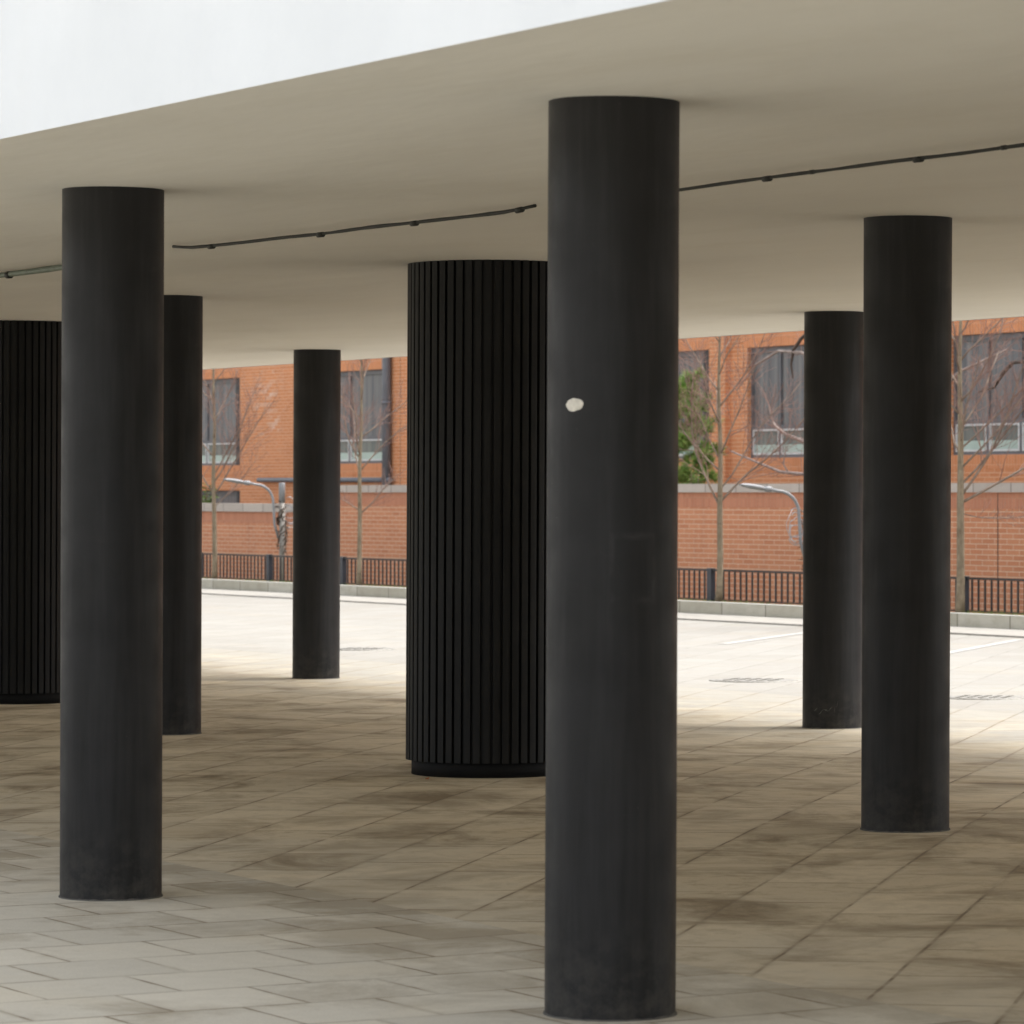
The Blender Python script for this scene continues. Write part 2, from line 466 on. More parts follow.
for i in range(len(xf)-1): fs.append((2*i, 2*i+2, 2*i+3, 2*i+1))
m.add(vs, fs)
m.add([(-U1, V1, 2.997), (-U0, V1, 2.997), (-U0, V1, 7.5), (-U1, V1, 7.5)], [(0, 3, 2, 1)])
m.add([(-U1, V0, 2.997), (-U1, V1, 2.997), (-U1, V1, 7.5), (-U1, V0, 7.5)], [(0, 3, 2, 1)])
m.add([(-U0, V0, 2.997), (-U0, V1, 2.997), (-U0, V1, 7.5), (-U0, V0, 7.5)], [(0, 1, 2, 3)])
child(m, 'outer_wall', M['fascia'], bld)
m = MB(); m.ubox(U0, U1, V0, V1, 7.5, 7.7); child(m, 'roof', M['roof'], bld)

# ---- round black columns
RC = .216
TH = .484983
LEAN = Vector((math.sin(TH), math.cos(TH), 0))*.0124
def column(u, v, label, mat=M['column'], chip=False, scuff=False):
    z0, z1 = gz(v), cz(v)
    t = empty('round_column', P(u, v, z0))
    tag(t, label, 'column', 'round black columns under the white building')
    m = MB(); N = 96; H = z1-z0+.02
    zs = [-.01, .012, .3, .8, 1.4, 2.0, 2.6, H-.02, H]
    vs = []; fs = []
    for z in zs:
        for k in range(N):
            a = 2*math.pi*k/N
            r = RC+.0012*noise.noise(Vector((math.cos(a)*2+u, math.sin(a)*2, z*1.5)))
            vs.append((r*math.cos(a)+LEAN.x*z/3, r*math.sin(a)+LEAN.y*z/3, z))
    for i in range(len(zs)-1):
        for k in range(N):
            fs.append((i*N+k, i*N+(k+1) % N, (i+1)*N+(k+1) % N, (i+1)*N+k))
    m.add(vs, fs, True); m.build('shaft', mat, t)
    # mortar fillet where the shaft meets the slabs
    m = MB(); vs = []; fs = []
    for k in range(N):
        a = 2*math.pi*k/N; e = .004+.006*max(0, noise.noise(Vector((math.cos(a)*3, math.sin(a)*3, u))))
        hh = .004+.007*abs(noise.noise(Vector((math.cos(a)*5, math.sin(a)*5, u+3))))
        vs += [((RC+.003+e)*math.cos(a), (RC+.003+e)*math.sin(a), -.006), ((RC+.0035)*math.cos(a), (RC+.0035)*math.sin(a), hh), ((RC-.01)*math.cos(a), (RC-.01)*math.sin(a), hh)]
    for k in range(N):
        j = (k+1) % N
        fs += [(3*k, 3*j, 3*j+1, 3*k+1), (3*k+1, 3*j+1, 3*j+2, 3*k+2)]
    m.add(vs, fs, True); m.build('base_fillet', M['grout'], t)
    if chip:
        # where the paint is knocked off, pale plaster shows: a thin curved flake
        zc = 1.974-z0
        ang = math.atan2(-v, u) ; ang = chip
        m = MB(); rg = random.Random(3); n = 26; vs = []; fs = []
        ctr = None
        def pt(s, dz, r):
            a = ang+s/RC
            z = zc+dz
            return (r*math.cos(a)+LEAN.x*z/3, r*math.sin(a)+LEAN.y*z/3, z)
        rings = [(1.0, .0003), (.88, .0014), (.5, .0018)]
        jit = [1+.10*noise.noise(Vector((math.cos(6.28*k/n)*1.6, math.sin(6.28*k/n)*1.6, 9.3)))+rg.uniform(-.035, .035) for k in range(n)]
        for sc, dr in rings:
            for k in range(n):
                a = 6.2832*k/n
                vs.append(pt(math.cos(a)*.034*sc*jit[k], math.sin(a)*.0215*sc*jit[k]+.002*math.cos(a)*sc, RC+dr))
        vs.append(pt(0, 0, RC+.0018))
        for i in range(2):
            for k in range(n):
                fs.append((i*n+k, i*n+(k+1) % n, (i+1)*n+(k+1) % n, (i+1)*n+k))
        for k in range(n): fs.append((2*n+k, 2*n+(k+1) % n, 3*n))
        m.add(vs, fs, True); o = m.build('chipped_patch', M['chip'], t)
        o['label'] = 'pale chipped patch where the black paint is missing'
    if scuff:
        rg = random.Random(12); ca = math.atan2(-v, u)
        for (s0, z0_, s1, z1_, w) in ((-.105, .10, -.06, .145, .004), (-.06, .145, -.03, .13, .005), (-.03, .13, .0, .16, .004), (.01, .10, .022, .17, .006), (.03, .15, .04, .21, .007), (-.14, .13, -.11, .15, .004)):
            m = MB(); vs = []; fs = []
            for k in range(7):
                f = k/6; a = ca+(s0+(s1-s0)*f)/RC; z = z0_+(z1_-z0_)*f+rg.uniform(-.004, .004)
                ww = w*(1-abs(2*f-1))*rg.uniform(.6, 1)+.0006
                for sg in (-1, 1):
                    vs.append(((RC+.0016)*math.cos(a), (RC+.0016)*math.sin(a), z+sg*ww))
                if k: fs.append((2*k-2, 2*k, 2*k+1, 2*k-1))
            m.add(vs, fs, True); m.build('scuff_mark', M['scuff'], t)
    return t

# facing angle for the chip: pixel x 573 on a shaft 545..677 wide
cdir = math.atan2(-6.733, 12.084)        # from the column back to the camera
CHIP = cdir - math.asin((611-573)/65.5)
column(12.0836, 6.7331, 'nearest and largest black round column, with a pale chipped patch', M['column_main'], chip=CHIP)
column(16.5796, 6.8087, 'large black round column at the left, in front of a ribbed casing')
column(17.3331, 11.3150, 'black round column at the right, overlapping a thinner column behind it')
column(26.5881, 11.3549, 'black round column half hidden right behind the large left column')
column(25.7788, 16.2022, 'thinner black round column with a lit right side and scuffs near its foot', scuff=True)
column(34.8163, 16.3202, 'smallest, farthest black round column, standing free between the left trees')

# ---- ribbed oval casings
def casing(u, v, label, rot=0.0):
    z0, z1 = gz(v), cz(v)
    t = empty('ribbed_casing', P(u, v, z0)); t.rotation_euler.z = rot
    tag(t, label, 'column casing', 'ribbed black column casings')
    NR = 54; prof = []
    for k in range(NR):
        a0 = 2*math.pi*k/NR; da = 2*math.pi/NR
        for f, r in ((0, .464), (.24, .464), (.27, .4885), (.5, .4890), (.75, .4890), (.97, .4885)):
            prof.append((r*math.cos(a0+f*da), r*math.sin(a0+f*da)))
    n = len(prof); H = z1-z0+.02
    m = MB(); vs = [(x, y, .085) for x, y in prof]+[(x+LEAN.x, y+LEAN.y, H) for x, y in prof]
    fs = [(k, (k+1) % n, n+(k+1) % n, n+k) for k in range(n)]+[tuple(range(n))[::-1]]
    m.add(vs, fs); m.build('ribbed_shell', M['rib'], t)
    m = MB(); m.tube([(0, 0, -.01), (0, 0, .08), (0, 0, .0849)], [.455, .455, .45], 64); m.build('plinth', M['plinth'], t)
    m = MB()
    lx, ly = LEAN.x, LEAN.y; m.tube([(lx, ly, H-.022), (lx, ly, H-.020), (lx, ly, H-.004)], [.478, .480, .480], 64); m.build('top_band', M['plinth'], t)
    return t
casing(21.9704, 11.4214, 'black vertically ribbed round casing left of the nearest column')
casing(31.25, 12.0, 'black vertically ribbed casing cut off by the left edge of the photo', .03)
m = MB(); q = P(21.66, 10.86, gz(10.86))
m.add([q+Vector((-.018, 0, .004)), q+Vector((0, -.012, .008)), q+Vector((.02, 0, .006)), q+Vector((.002, .012, .014)),
       q+Vector((-.018, 0, .001)), q+Vector((0, -.012, .004)), q+Vector((.02, 0, .002)), q+Vector((.002, .012, .010))],
      [(0, 1, 2, 3), (7, 6, 5, 4), (0, 4, 5, 1), (1, 5, 6, 2), (2, 6, 7, 3), (3, 7, 4, 0)])
tag(m.build('fallen_leaf', M['leaf']), 'tiny orange leaf at the foot of the central ribbed casing', 'leaf')

# ---- conduits under the slab
def conduit(pts, rad, label, mat, clips, cm, ends=False):
    A = P(*pts[0], cz(pts[0][1])-.027)
    t = empty('ceiling_conduit', A); tag(t, label, 'conduit', 'dark conduits fixed under the slab')
    fine = []
    for (a, b) in zip(pts, pts[1:]):
        for k in range(8):
            f = k/8; u = a[0]+(b[0]-a[0])*f; v = a[1]+(b[1]-a[1])*f
            fine.append((u, v))
    fine.append(pts[-1])
    P3 = [P(u, v+.006*noise.noise(Vector((u*2.1, 4, 2))), cz(v)-.027+.007*noise.noise(Vector((u*1.4, v, 1)))) for u, v in fine]
    if ends:       # the ends turn up into the slab
        P3[0].z += .014; P3[-1].z += .014; P3[1].z += .006; P3[-2].z += .006
    rv = [rad*(1+.35*noise.noise(Vector((u*3.7, 2, 8)))) for u, v in fine]
    m = MB(); m.tube([p-A for p in P3], rv, 10); m.build('tube', mat, t)
    for (cu, cvv, big) in clips:
        j = min(range(len(fine)), key=lambda i: abs(fine[i][0]-cu)); p = P3[j]-A-Vector((0, 0, .004*big))
        d = (P3[min(j+1, len(P3)-1)]-P3[max(j-1, 0)]).normalized()
        m = MB(); w = .026 if big else .015
        r2 = rad+.003*big+.002
        m.tube([p-d*w, p-d*w*.98, p+d*w*.98, p+d*w], [rad*.8, r2, r2, rad*.8], 10)
        m.build('clip', cm, t)
    return t
conduit([(27.5, 8.93), (24.5, 8.91), (22.0, 8.90)], .017, 'thick grey-green conduit under the slab at the left edge', M['conduitgreen'], [(23.1, 0, 1), (25.4, 0, 1)], M['conduit'])
conduit([(20.46, 8.76), (19.6, 8.82), (18.76, 8.875), (17.9, 8.905), (16.80, 8.972)], .0085, 'thin dark conduit under the slab between the left column and the casing', M['conduit'],
        [(20.05, 0, 1), (18.9, 0, 1), (17.95, 0, 1), (16.96, 0, 1)], M['conduit'], True)
conduit([(15.9, 8.925), (15.4, 8.925), (14.0, 8.922), (12.85, 8.918), (11.0, 8.915), (9.0, 8.91)], .0072, 'long dark conduit under the slab running to the right edge', M['conduit'],
        [(14.78, 0, 1), (14.40, 0, 0), (13.62, 0, 1), (13.03, 0, 0), (11.9, 0, 1), (10.8, 0, 0)], M['conduit'])

# ---- manhole covers on the forecourt
def manhole(u, v, r, label):
    t = empty('manhole_cover', P(u, v, 0)); tag(t, label, 'manhole cover', 'round covers in the forecourt paving')
    m = MB(); m.tube([(0, 0, -.02), (0, 0, .006), (0, 0, .0065)], [r, r, r-.006], 40); m.build('rim', M['iron'], t)
    m = MB()
    m.tube([(0, 0, -.01), (0, 0, .009), (0, 0, .0095)], [r*.86, r*.86, r*.86-.004], 40)
    for i in range(-4, 5):
        for j in range(-4, 5):
            if (i*i+j*j)*.04 < .72 and (i+j) % 2 == 0:
                x, y = i*r*.2*.9, j*r*.2*.9
                m.box(x-r*.05, x+r*.05, y-r*.05, y+r*.05, .0095, .014, ('b',))
    m.build('lid', M['iron'], t)
manhole(32.35, 19.5, .40, 'round manhole cover on the pale paving right of the nearest column')
manhole(40.75, 19.65, .36, 'round manhole cover on the pale paving left of the ribbed casing')
manhole(28.75, 19.55, .36, 'round manhole cover on the pale paving at the right edge')

# ---- railings: one thing per bay, each with its post
UP = [74.2, 71.2, 68.2, 65.23, 62.31, 59.35, 56.35, 53.35, 50.42, 47.27, 44.14, 41.2, 38.3]
FZ = .625
LAB = {68.2: 'black railing bay behind the leftmost bare tree, ending at a broad post',
       65.23: 'black railing bay behind the farthest column, left of a broad post',
       62.31: 'black railing bay seen between the farthest column and the ribbed casing',
       53.35: 'black railing bay just right of the nearest column, left of the third tree trunk',
       50.42: 'black railing bay right of the third tree trunk',
       47.27: 'black railing bay hidden mostly behind the two right-hand columns',
       44.14: 'black railing bay right of the rightmost tree trunk'}
for i, (a, b) in enumerate(zip(UP, UP[1:])):
    if a in (74.2, 71.2): continue
    if a in (59.35, 56.35): continue          # wholly behind the casing and nearest column
    if a == 41.2: continue
    t = empty('railing_bay', P(a, 29.7, .165))
    tag(t, LAB[a], 'railing', 'black railing bays along the kerb')
    m = MB(); L = a-b
    m.box(-.06, .06, -.035, .035, -.05, FZ-.165+.012); m.build('post', M['fencepost'], t)
    m = MB(); m.box(.061, L-.061, -.014, .014, FZ-.165-.028, FZ-.165); m.build('top_rail', M['fence'], t)
    m = MB(); m.box(.061, L-.061, -.010, .010, .028, .044); m.build('bottom_rail', M['fence'], t)
    m = MB(); n = 20
    for k in range(1, n):
        x = .03+(L-.06)*k/n
        m.box(x-.012, x+.012, -.0095, .0095, .046, FZ-.165-.030)
    m.build('pickets', M['fence'], t)

# ---- garden wall
gw = empty('brick_garden_wall', P(60, 33.2, .16)); tag(gw, 'long brick garden wall with pale stone coping, stepped lower at its left end', 'wall')
US = 69.8; VW = 33.0; VT = 33.35
m = MB(); m.ubox(20, US, VW, VT, .0, 1.462); m.ubox(US+.42, 120, VW, VT, .0, 1.10); m.ubox(US, US+.42, VW, VT, 0, 1.10)
child(m, 'brickwork', M['wallbrick'], gw)
m = MB(); m.ubox(20, US, VW-.003, VT, 1.4635, 1.690); child(m, 'soldier_course', M['wallsoldier'], gw)
m = MB(); m.ubox(US+.001, 120, VW-.003, VT, 1.1015, 1.322); child(m, 'soldier_course', M['wallsoldier'], gw)
m = MB(); m.ubox(20, US+.42, VW-.045, VT+.045, 1.692, 1.825); child(m, 'coping', M['coping'], gw)
m = MB(); m.ubox(US+.002, US+.42, VW-.042, VT+.042, 1.324, 1.690); child(m, 'coping', M['coping'], gw)
m = MB(); m.ubox(US+.422, 120, VW-.045, VT+.045, 1.324, 1.482); child(m, 'coping', M['coping'], gw)
m = MB(); m.ubox(48.21, 48.225, VW-.004, VW-.0005, .05, 1.69); child(m, 'movement_joint', M['nearblack'], gw)

# ---- brick building beyond
VFA = 40.0; REC = .11; ZW0, ZW1 = 2.33, 4.37; ZT = 10.0; UPIER = 67.39
fb = empty('brick_building', P(70, 43, .16)); tag(fb, 'orange brick building with wide grey-framed windows behind the garden wall', 'building')
# (u right, u left, light widths from the right, dark strip at right)
WINS = [(89.5, 93.1, [1.72, 1.40], .26), (81.66, 85.3, [1.72, 1.40], .20), (74.4, 78.0, [1.72, 1.4], .2), (67.98, 71.5, [1.55, 1.4], .22),
        (63.75, 66.77, [.96, .96, .96], 0), (57.02, 60.06, [.97, .97, .97], 0), (50.3, 53.3, [.96, .96, .96], 0)]
LOWW = (89.2, 92.9, .45, 1.74)
m = MB()
def seg(u0, u1, z0, z1):   # split where the facade steps back
    for (a, b, vf) in ((max(u0, UPIER), u1, VFA), (u0, min(u1, UPIER), VFA+.11)):
        if b-a > 1e-6: m.ubox(a, b, vf, vf+.5, z0, z1)
us = sorted(WINS, key=lambda w: w[0])
prev = 20.0
for (a, b, _, _) in us:
    seg(prev, a, 0, ZT); seg(a, b, ZW1, ZT)
    if a > 89:
        seg(a, b, LOWW[3], ZW0); seg(a, b, 0, LOWW[2])
    else: seg(a, b, 0, ZW0)
    prev = b
seg(prev, 120, 0, ZT)
child(m, 'brick_wall', M['facbrick'], fb)
m = MB(); m.ubox(20, 120, VFA+.52, VFA+14, .1, ZT+.3); child(m, 'core', M['nearblack'], fb)
m = MB(); m.ubox(81.05, 81.06, VFA-.003, VFA-.0005, 1, ZT); child(m, 'movement_joint', M['nearblack'], fb)
for (a, b, lights, dark) in WINS:
    vf = VFA if a > UPIER else VFA+.11
    m = MB(); m.ubox(a-.02, b+.12, vf-.004, vf-.0005, ZW1+.002, ZW1+.236); child(m, 'lintel_course', M['facsoldier'], fb)
    m = MB(); m.ubox(a-.02, b+.02, vf-.004, vf-.0005, ZW0-.236, ZW0-.002); child(m, 'sill_course', M['facsoldier'], fb)
def window(a, b, z0, z1, lights, dark, vf, zt=2.86):
    t = MB(); F = .055; vg = vf+REC
    # outer frame and mullions
    x0, x1 = a+dark, b
    fr = MB()
    fr.ubox(x0, x1, vg-.03, vg+.06, z1-.10, z1-.001); fr.ubox(x0, x1, vg-.03, vg+.06, z0+.001, z0+.05)
    fr.ubox(x0, x0+F, vg-.03, vg+.06, z0+.051, z1-.101); fr.ubox(x1-F, x1-.001, vg-.03, vg+.06, z0+.051, z1-.101)
    edges = [x0+F]; w = (x1-x0-2*F)/len(lights)
    tot = sum(lights); acc = x0+F; cells = []
    for i, l in enumerate(lights):
        e = acc+(x1-x0-2*F)*l/tot
        cells.append((acc+(0 if i == 0 else .03), e-(0 if i == len(lights)-1 else .03)))
        if i < len(lights)-1: fr.ubox(e-.03, e+.03, vg-.028, vg+.06, z0+.051, z1-.101)
        acc = e
    if zt:
        for (c, d) in cells: fr.ubox(c+.0005, d-.0005, vg-.026, vg+.06, zt, zt+.07)
    o = child(fr, 'window', M['frame'], fb)
    def sub(mb, nm, mt):
        c = mb.build(nm, mt); c.parent = o; return c
    o['label'] = 'grey-framed window recessed in the brick facade'
    for (c, d) in cells:
        p = MB(); p.ubox(c, d, vg+.012, vg+.03, (zt+.07 if zt else z0+.05), z1-.1); sub(p, 'pane', M['pane'])
        if zt:
            s = MB(); k = .035
            za, zb = z0+.055, zt-.003; c2, d2 = c+.012, d-.012
            s.ubox(c2, d2, vg-.034, vg+.01, zb-k, zb); s.ubox(c2, d2, vg-.034, vg+.01, za, za+k)
            s.ubox(c2, c2+k, vg-.034, vg+.01, za+k, zb-k); s.ubox(d2-k, d2, vg-.034, vg+.01, za+k, zb-k)
            sub(s, 'sash', M['sash'])
            p = MB(); p.ubox(c2+k, d2-k, vg+.001, vg+.008, za+k+.15, zb-k); sub(p, 'pane', M['lowpane'])
            p = MB(); p.ubox(c2+k, d2-k, vg-.004, vg+.0005, za+k, za+k+.15); sub(p, 'frosted_strip', M['film'])
    if dark:
        p = MB(); p.ubox(a+.001, a+dark-.001, vg-REC+.012, vg+.05, z0+.001, z1-.001); sub(p, 'side_strip', M['nearblack'])  # near-black strip along the right edge of the opening
for (a, b, lights, dark) in WINS:
    window(a, b, ZW0, ZW1, lights, dark, VFA if a > UPIER else VFA+.11)
window(LOWW[0]+.3, LOWW[1], LOWW[2], LOWW[3], [1.7, 1.4], .2, VFA, None)
m = MB(); m.tube([P(81.515, VFA-.11, .16), P(81.515, VFA-.11, ZT)], .10, 14)
for z in (1.7, 3.6, 5.6): m.tube([P(81.515, VFA-.11, z), P(81.515, VFA-.11, z+.06)], .115, 14)
child(m, 'downpipe', M['pipe'], fb)
m = MB(); m.tube([P(81.3, VFA-.115, 1.96), P(88.2, VFA-.115, 1.98)], .055, 10); child(m, 'pipe_run', M['pipe'], fb)

# ---- bent-arm lamps standing in the verge
def lamp(u, v, label, grp, vines=True, seed=1, ztop=1.84, zb=.16):
    t = empty('bent_arm_lamp', P(u, v, zb)); tag(t, label, 'lamp', grp)
    g = random.Random(seed); Z = .16
    m = MB(); m.tube([(0, 0, -.2), (0, 0, 1.36)], .050, 12); m.build('pole', M['lamppole'], t)
    m = MB(); m.tube([(0, 0, 1.361), (0, 0, ztop-Z-.01), (0, 0, ztop-Z)], [.055, .055, .05], 12); m.build('pole_cap', M['lamp'], t)
    # arm leaves the pole, rises and bends over towards the forecourt (-y)
    pts = [(0, -.07, .75), (0, -.14, .98), (0, -.155, 1.2), (0, -.165, 1.36)]
    for k in range(1, 9):
        a = R(90*k/8)
        pts.append((0, -.165-.33*(1-math.cos(a)), 1.36+.31*math.sin(a)))
    pts += [(0, -.62, 1.695)]
    m = MB(); m.tube(pts, .023, 10); m.build('arm', M['lamp'], t)
    m = MB(); m.tube([(0, -.60, 1.692), (0, -.615, 1.693), (0, -.70, 1.70), (0, -.715, 1.702)], [.03, .042, .042, .03], 10)
    m.build('coupling', M['lamp'], t)
    m = MB()   # flattened tapering head
    secs = [(-.70, .03, .022, 1.70), (-.76, .055, .034, 1.712), (-.92, .075, .036, 1.735), (-1.03, .07, .028, 1.75), (-1.09, .045, .014, 1.757)]
    vs = []; fs = []; n = 12
    for (y, rx, rz, zc) in secs:
        for k in range(n):
            a = 6.2832*k/n; vs.append((rx*math.cos(a), y, zc+rz*math.sin(a)))
    for i in range(len(secs)-1):
        for k in range(n): fs.append((i*n+k, i*n+(k+1) % n, (i+1)*n+(k+1) % n, (i+1)*n+k))
    fs += [tuple(range(n)), tuple(range((len(secs)-1)*n, len(secs)*n))[::-1]]
    m.add(vs, fs, True); m.build('lamp_head', M['lamp'], t)
    # dead climber wound round the pole
    m = MB()
    for s in range(7):
        ph = g.uniform(0, 6.28); pts = []
        z0 = g.uniform(.45, .8); z1 = g.uniform(1.1, 1.42)
        for k in range(16):
            f = k/15; a = ph+f*g.uniform(5, 8); r = .064+g.uniform(0, .035)
            pts.append((r*math.cos(a), r*math.sin(a), z0+(z1-z0)*f))
        m.tube(pts, .009, 5)
    for s in range(90):
        a = g.uniform(0, 6.28); z = g.uniform(.5, 1.42); r = .06; L = g.uniform(.04, .15)
        p0 = Vector((r*math.cos(a), r*math.sin(a), z)); d = Vector((math.cos(a), math.sin(a), g.uniform(-1.2, .4))).normalized()
        w = Vector((-math.sin(a), math.cos(a), .3))*g.uniform(.008, .02)
        m.add([p0, p0+d*L*.5+w, p0+d*L, p0+d*L*.5-w], [(0, 1, 2, 3)])
    m.build('dead_climber', M['vine'], t)
    m = MB()
    for s in range(6):
        pts = []; ph = g.uniform(0, 6.28); c = Vector((0, -.12+(.28 if vines else -.08), 1.15+g.uniform(-.12, .12))); rr = g.uniform(.09, .18)
        for k in range(14):
            a = ph+k/13*g.uniform(3.5, 5.5)
            pts.append(c+Vector((g.uniform(-.02, .02), rr*math.cos(a), rr*1.2*math.sin(a))))
        m.tube(pts, .006, 4)
    m.build('loose_wire', M['wire'], t)
    return t
lamp(66.02, 30.3, 'pale grey bent-arm lamp on a climber-wrapped pole before the wall step', 'bent-arm lamps in the verge', True, 2, 1.86, .16)
lamp(48.80, 30.3, 'pale grey bent-arm lamp half hidden by the thin right-hand column', 'bent-arm lamps in the verge', False, 6, 1.84, .04)

# ---- bare trees
def grow(mb_l, mb_t, p, d, L, r, lvl, g, side=1.0):
    """one limb as a gently curving tube, with side shoots"""
    n = 7 if lvl == 0 else (5 if lvl == 1 else 4)
    pts = [p.copy()]; q = p.copy(); dd = d.normalized()
    for k in range(n):
        dd = (dd+Vector((g.gauss(0, .09), g.gauss(0, .09), g.gauss(.05, .07)))).normalized()
        q = q+dd*(L/n); pts.append(q.copy())
    r = r*(.62 if lvl == 0 else .8); r1 = max(.0018, r*.35)
    rad = [r+(r1-r)*k/n for k in range(n+1)]
    (mb_l if lvl == 0 else mb_t).tube(pts, rad, 6 if lvl == 0 else 4, cap=lvl == 0)
    if lvl >= 2: return
    cnt = int((14 if lvl == 0 else 4)*(.6+.5*min(1.5, L))) if lvl == 0 else g.randint(3, 6)
    for k in range(cnt):
        f = .18+.8*(k+g.random()*.7)/cnt
        f = min(.98, f); i = min(n-1, int(f*n)); a = pts[i].lerp(pts[i+1], f*n-i)
        ax = (pts[i+1]-pts[i]).normalized()
        pr = ax.orthogonal().normalized(); pr.rotate(Matrix.Rotation(g.uniform(0, 6.28), 3, ax))
        nd = (ax*g.uniform(.55, 1.0)+pr*g.uniform(.5, .95)+Vector((0, 0, .22))).normalized()
        l2 = L*(g.uniform(.28, .5) if lvl == 0 else g.uniform(.3, .6))*(1.15-f*.5)
        grow(mb_l, mb_t, a, nd, l2, max(.0027, rad[i]*.5), lvl+1, g)

def bare_tree(u, v, z0, H, r0, label, seed, limbs, top_lean=(0, 0), auto=17, barkm='bark', zfirst=1.6, spread=1.35):
    base = P(u, v, z0)
    t = empty('bare_tree', base); tag(t, label, 'tree', 'bare young trees along the verge' if barkm == 'bark' else None)
    g = random.Random(seed)
    tr = MB(); li = MB(); tw = MB()
    pts = []; rad = []; n = 22
    for k in range(n+1):
        z = H*k/n
        w = .035*noise.noise(Vector((seed*3.1, 0, z*.9)))
        w2 = .035*noise.noise(Vector((seed*3.1, 7, z*.9)))
        pts.append(Vector((w+top_lean[0]*(k/n)**1.5, w2+top_lean[1]*(k/n)**1.5, z-.03)))
        rr = r0*(1-.25*min(1, z/zfirst)) if z < zfirst else r0*.75*max(.06, 1-(z-zfirst)/(H-zfirst))**.9
        rad.append(rr*(1+.08*noise.noise(Vector((seed, 1, z*6)))) + (.008*max(0, 1-z/.1)))
    tr.tube(pts, rad, 12); tr.build('trunk', M[barkm], t)
    def at(z):
        f = min(n-.001, max(0, z/H*n)); i = int(f); return pts[i].lerp(pts[i+1], f-i), rad[i]
    for (z, du, dv, dz, L, rr) in limbs:         # limbs the photo shows, given in plan axes
        p, r = at(z); grow(li, tw, p, Vector((-du, dv, dz)), L, rr, 0, g)
    a = g.uniform(0, 6.28)
    for k in range(auto):
        z = zfirst+.25+(H-zfirst-.5)*(k/auto); a += 2.4+g.uniform(-.4, .4)
        p, r = at(z); L = spread*(1.12-.75*(k/auto))*g.uniform(.8, 1.15)
        grow(li, tw, p, Vector((math.cos(a), math.sin(a), g.uniform(.75, 1.25))), L, min(r*.8, .022), 0, g)
    li.build('limbs', M['limb'], t); tw.build('twigs', M['twig'], t)
    return t
# screen-left is (du=+.466, dv=-.885)
bare_tree(67.2, 29.55, .165, 5.3, .047, 'leftmost bare young tree, its trunk left of the climber-wrapped lamp', 21,
          [(1.55, .45, -.8, 1.0, 1.3, .026), (1.5, -.45, .8, .95, 1.9, .024), (1.72, -.5, .8, 1.25, 1.7, .022), (1.3, -.4, .7, .75, 1.2, .015)], (.0, -.03), 10)
bare_tree(61.37, 29.55, .165, 5.4, .042, 'second bare young tree from the left, right of the farthest column', 33,
          [(1.25, .4, -.8, .8, .55, .018), (1.2, -.4, .8, .8, .9, .02), (1.9, -.45, .85, 1.2, 1.6, .02), (2.1, .4, -.8, 1.3, 1.3, .02)], (.02, .03), 11)
bare_tree(49.93, 29.55, .165, 5.2, .048, 'bare young tree beside a green pine, just right of the nearest column', 45,
          [(1.36, .46, -.88, 1.5, 1.9, .028), (1.42, -.46, .88, .95, 1.9, .026), (1.6, -.2, .95, 1.1, 1.9, .02), (2.0, .3, -.6, 1.5, 1.3, .02)], (-.06, .05), 14)
bare_tree(44.01, 29.55, .165, 5.3, .056, 'rightmost bare young tree, its trunk touching the right column edge', 57,
          [(1.42, -.46, .88, .45, 2.4, .03), (1.5, -.46, .88, 1.1, 2.2, .028), (1.65, -.3, .95, .8, 2.0, .022), (2.1, -.4, .9, 1.0, 1.7, .02), (1.3, -.46, .8, -.25, .9, .012)], (.03, 0), 19, spread=1.5)
# older tree behind the garden wall: pale limbs reach out on both sides of the right-hand columns
t = empty('bare_tree', P(54.3, 35.2, .01)); tag(t, 'pale-limbed bare tree behind the garden wall, trunk hidden by the right columns', 'tree')
g = random.Random(8); tr = MB(); li = MB(); tw = MB(); dk = MB()
tr.tube([(0, 0, -.03), (.02, .02, .8), (.0, .0, 1.6), (-.04, .05, 2.6), (.03, .02, 3.8), (.0, .0, 5.5)], [.15, .125, .115, .09, .07, .03], 12); tr.build('trunk', M['palebark'], t)
def L3(lst): return [P(*q)-t.location for q in lst]
def limb(lst, r0, r1, mbx=None):
    pts = L3(lst); n = len(pts)
    (mbx or li).tube(pts, [r0+(r1-r0)*i/(n-1) for i in range(n)], 7)
    for i in range(1, n):
        for s in range(2):
            d = (pts[i]-pts[i-1]).normalized(); pr = d.orthogonal().normalized(); pr.rotate(Matrix.Rotation(g.uniform(0, 6.28), 3, d))
            grow(li, tw, pts[i], d*.8+pr*.7+Vector((0, 0, .3)), g.uniform(.5, 1.0), max(.007, r1*.6), 1, g)
limb([(54.3, 35.2, 1.85), (55.6, 35.1, 1.93), (56.56, 35, 1.98), (57.24, 35, 2.02), (57.97, 35, 2.18), (58.68, 34.95, 2.36)], .042, .014)
limb([(54.3, 35.2, 2.0), (55.7, 35.1, 2.36), (56.56, 35, 2.5), (57.1, 35, 2.62), (57.4, 35, 2.75), (57.52, 35, 2.9), (57.6, 35, 3.1)], .046, .014)
limb([(54.3, 35.2, 3.1), (55.6, 35.1, 3.6), (56.6, 35, 3.9), (57.3, 35, 3.95), (58.0, 35, 3.75), (58.6, 35, 3.35)], .035, .010)
limb([(57.0, 35, 2.0), (57.12, 34.98, 2.15), (57.0, 34.96, 2.40)], .016, .008)
limb([(54.3, 35.2, 2.4), (53.5, 35.3, 3.0), (52.6, 35.3, 3.5), (51.5, 35.4, 3.8)], .04, .014)
li.build('limbs', M['palebark'], t); tw.build('twigs', M['twig'], t)
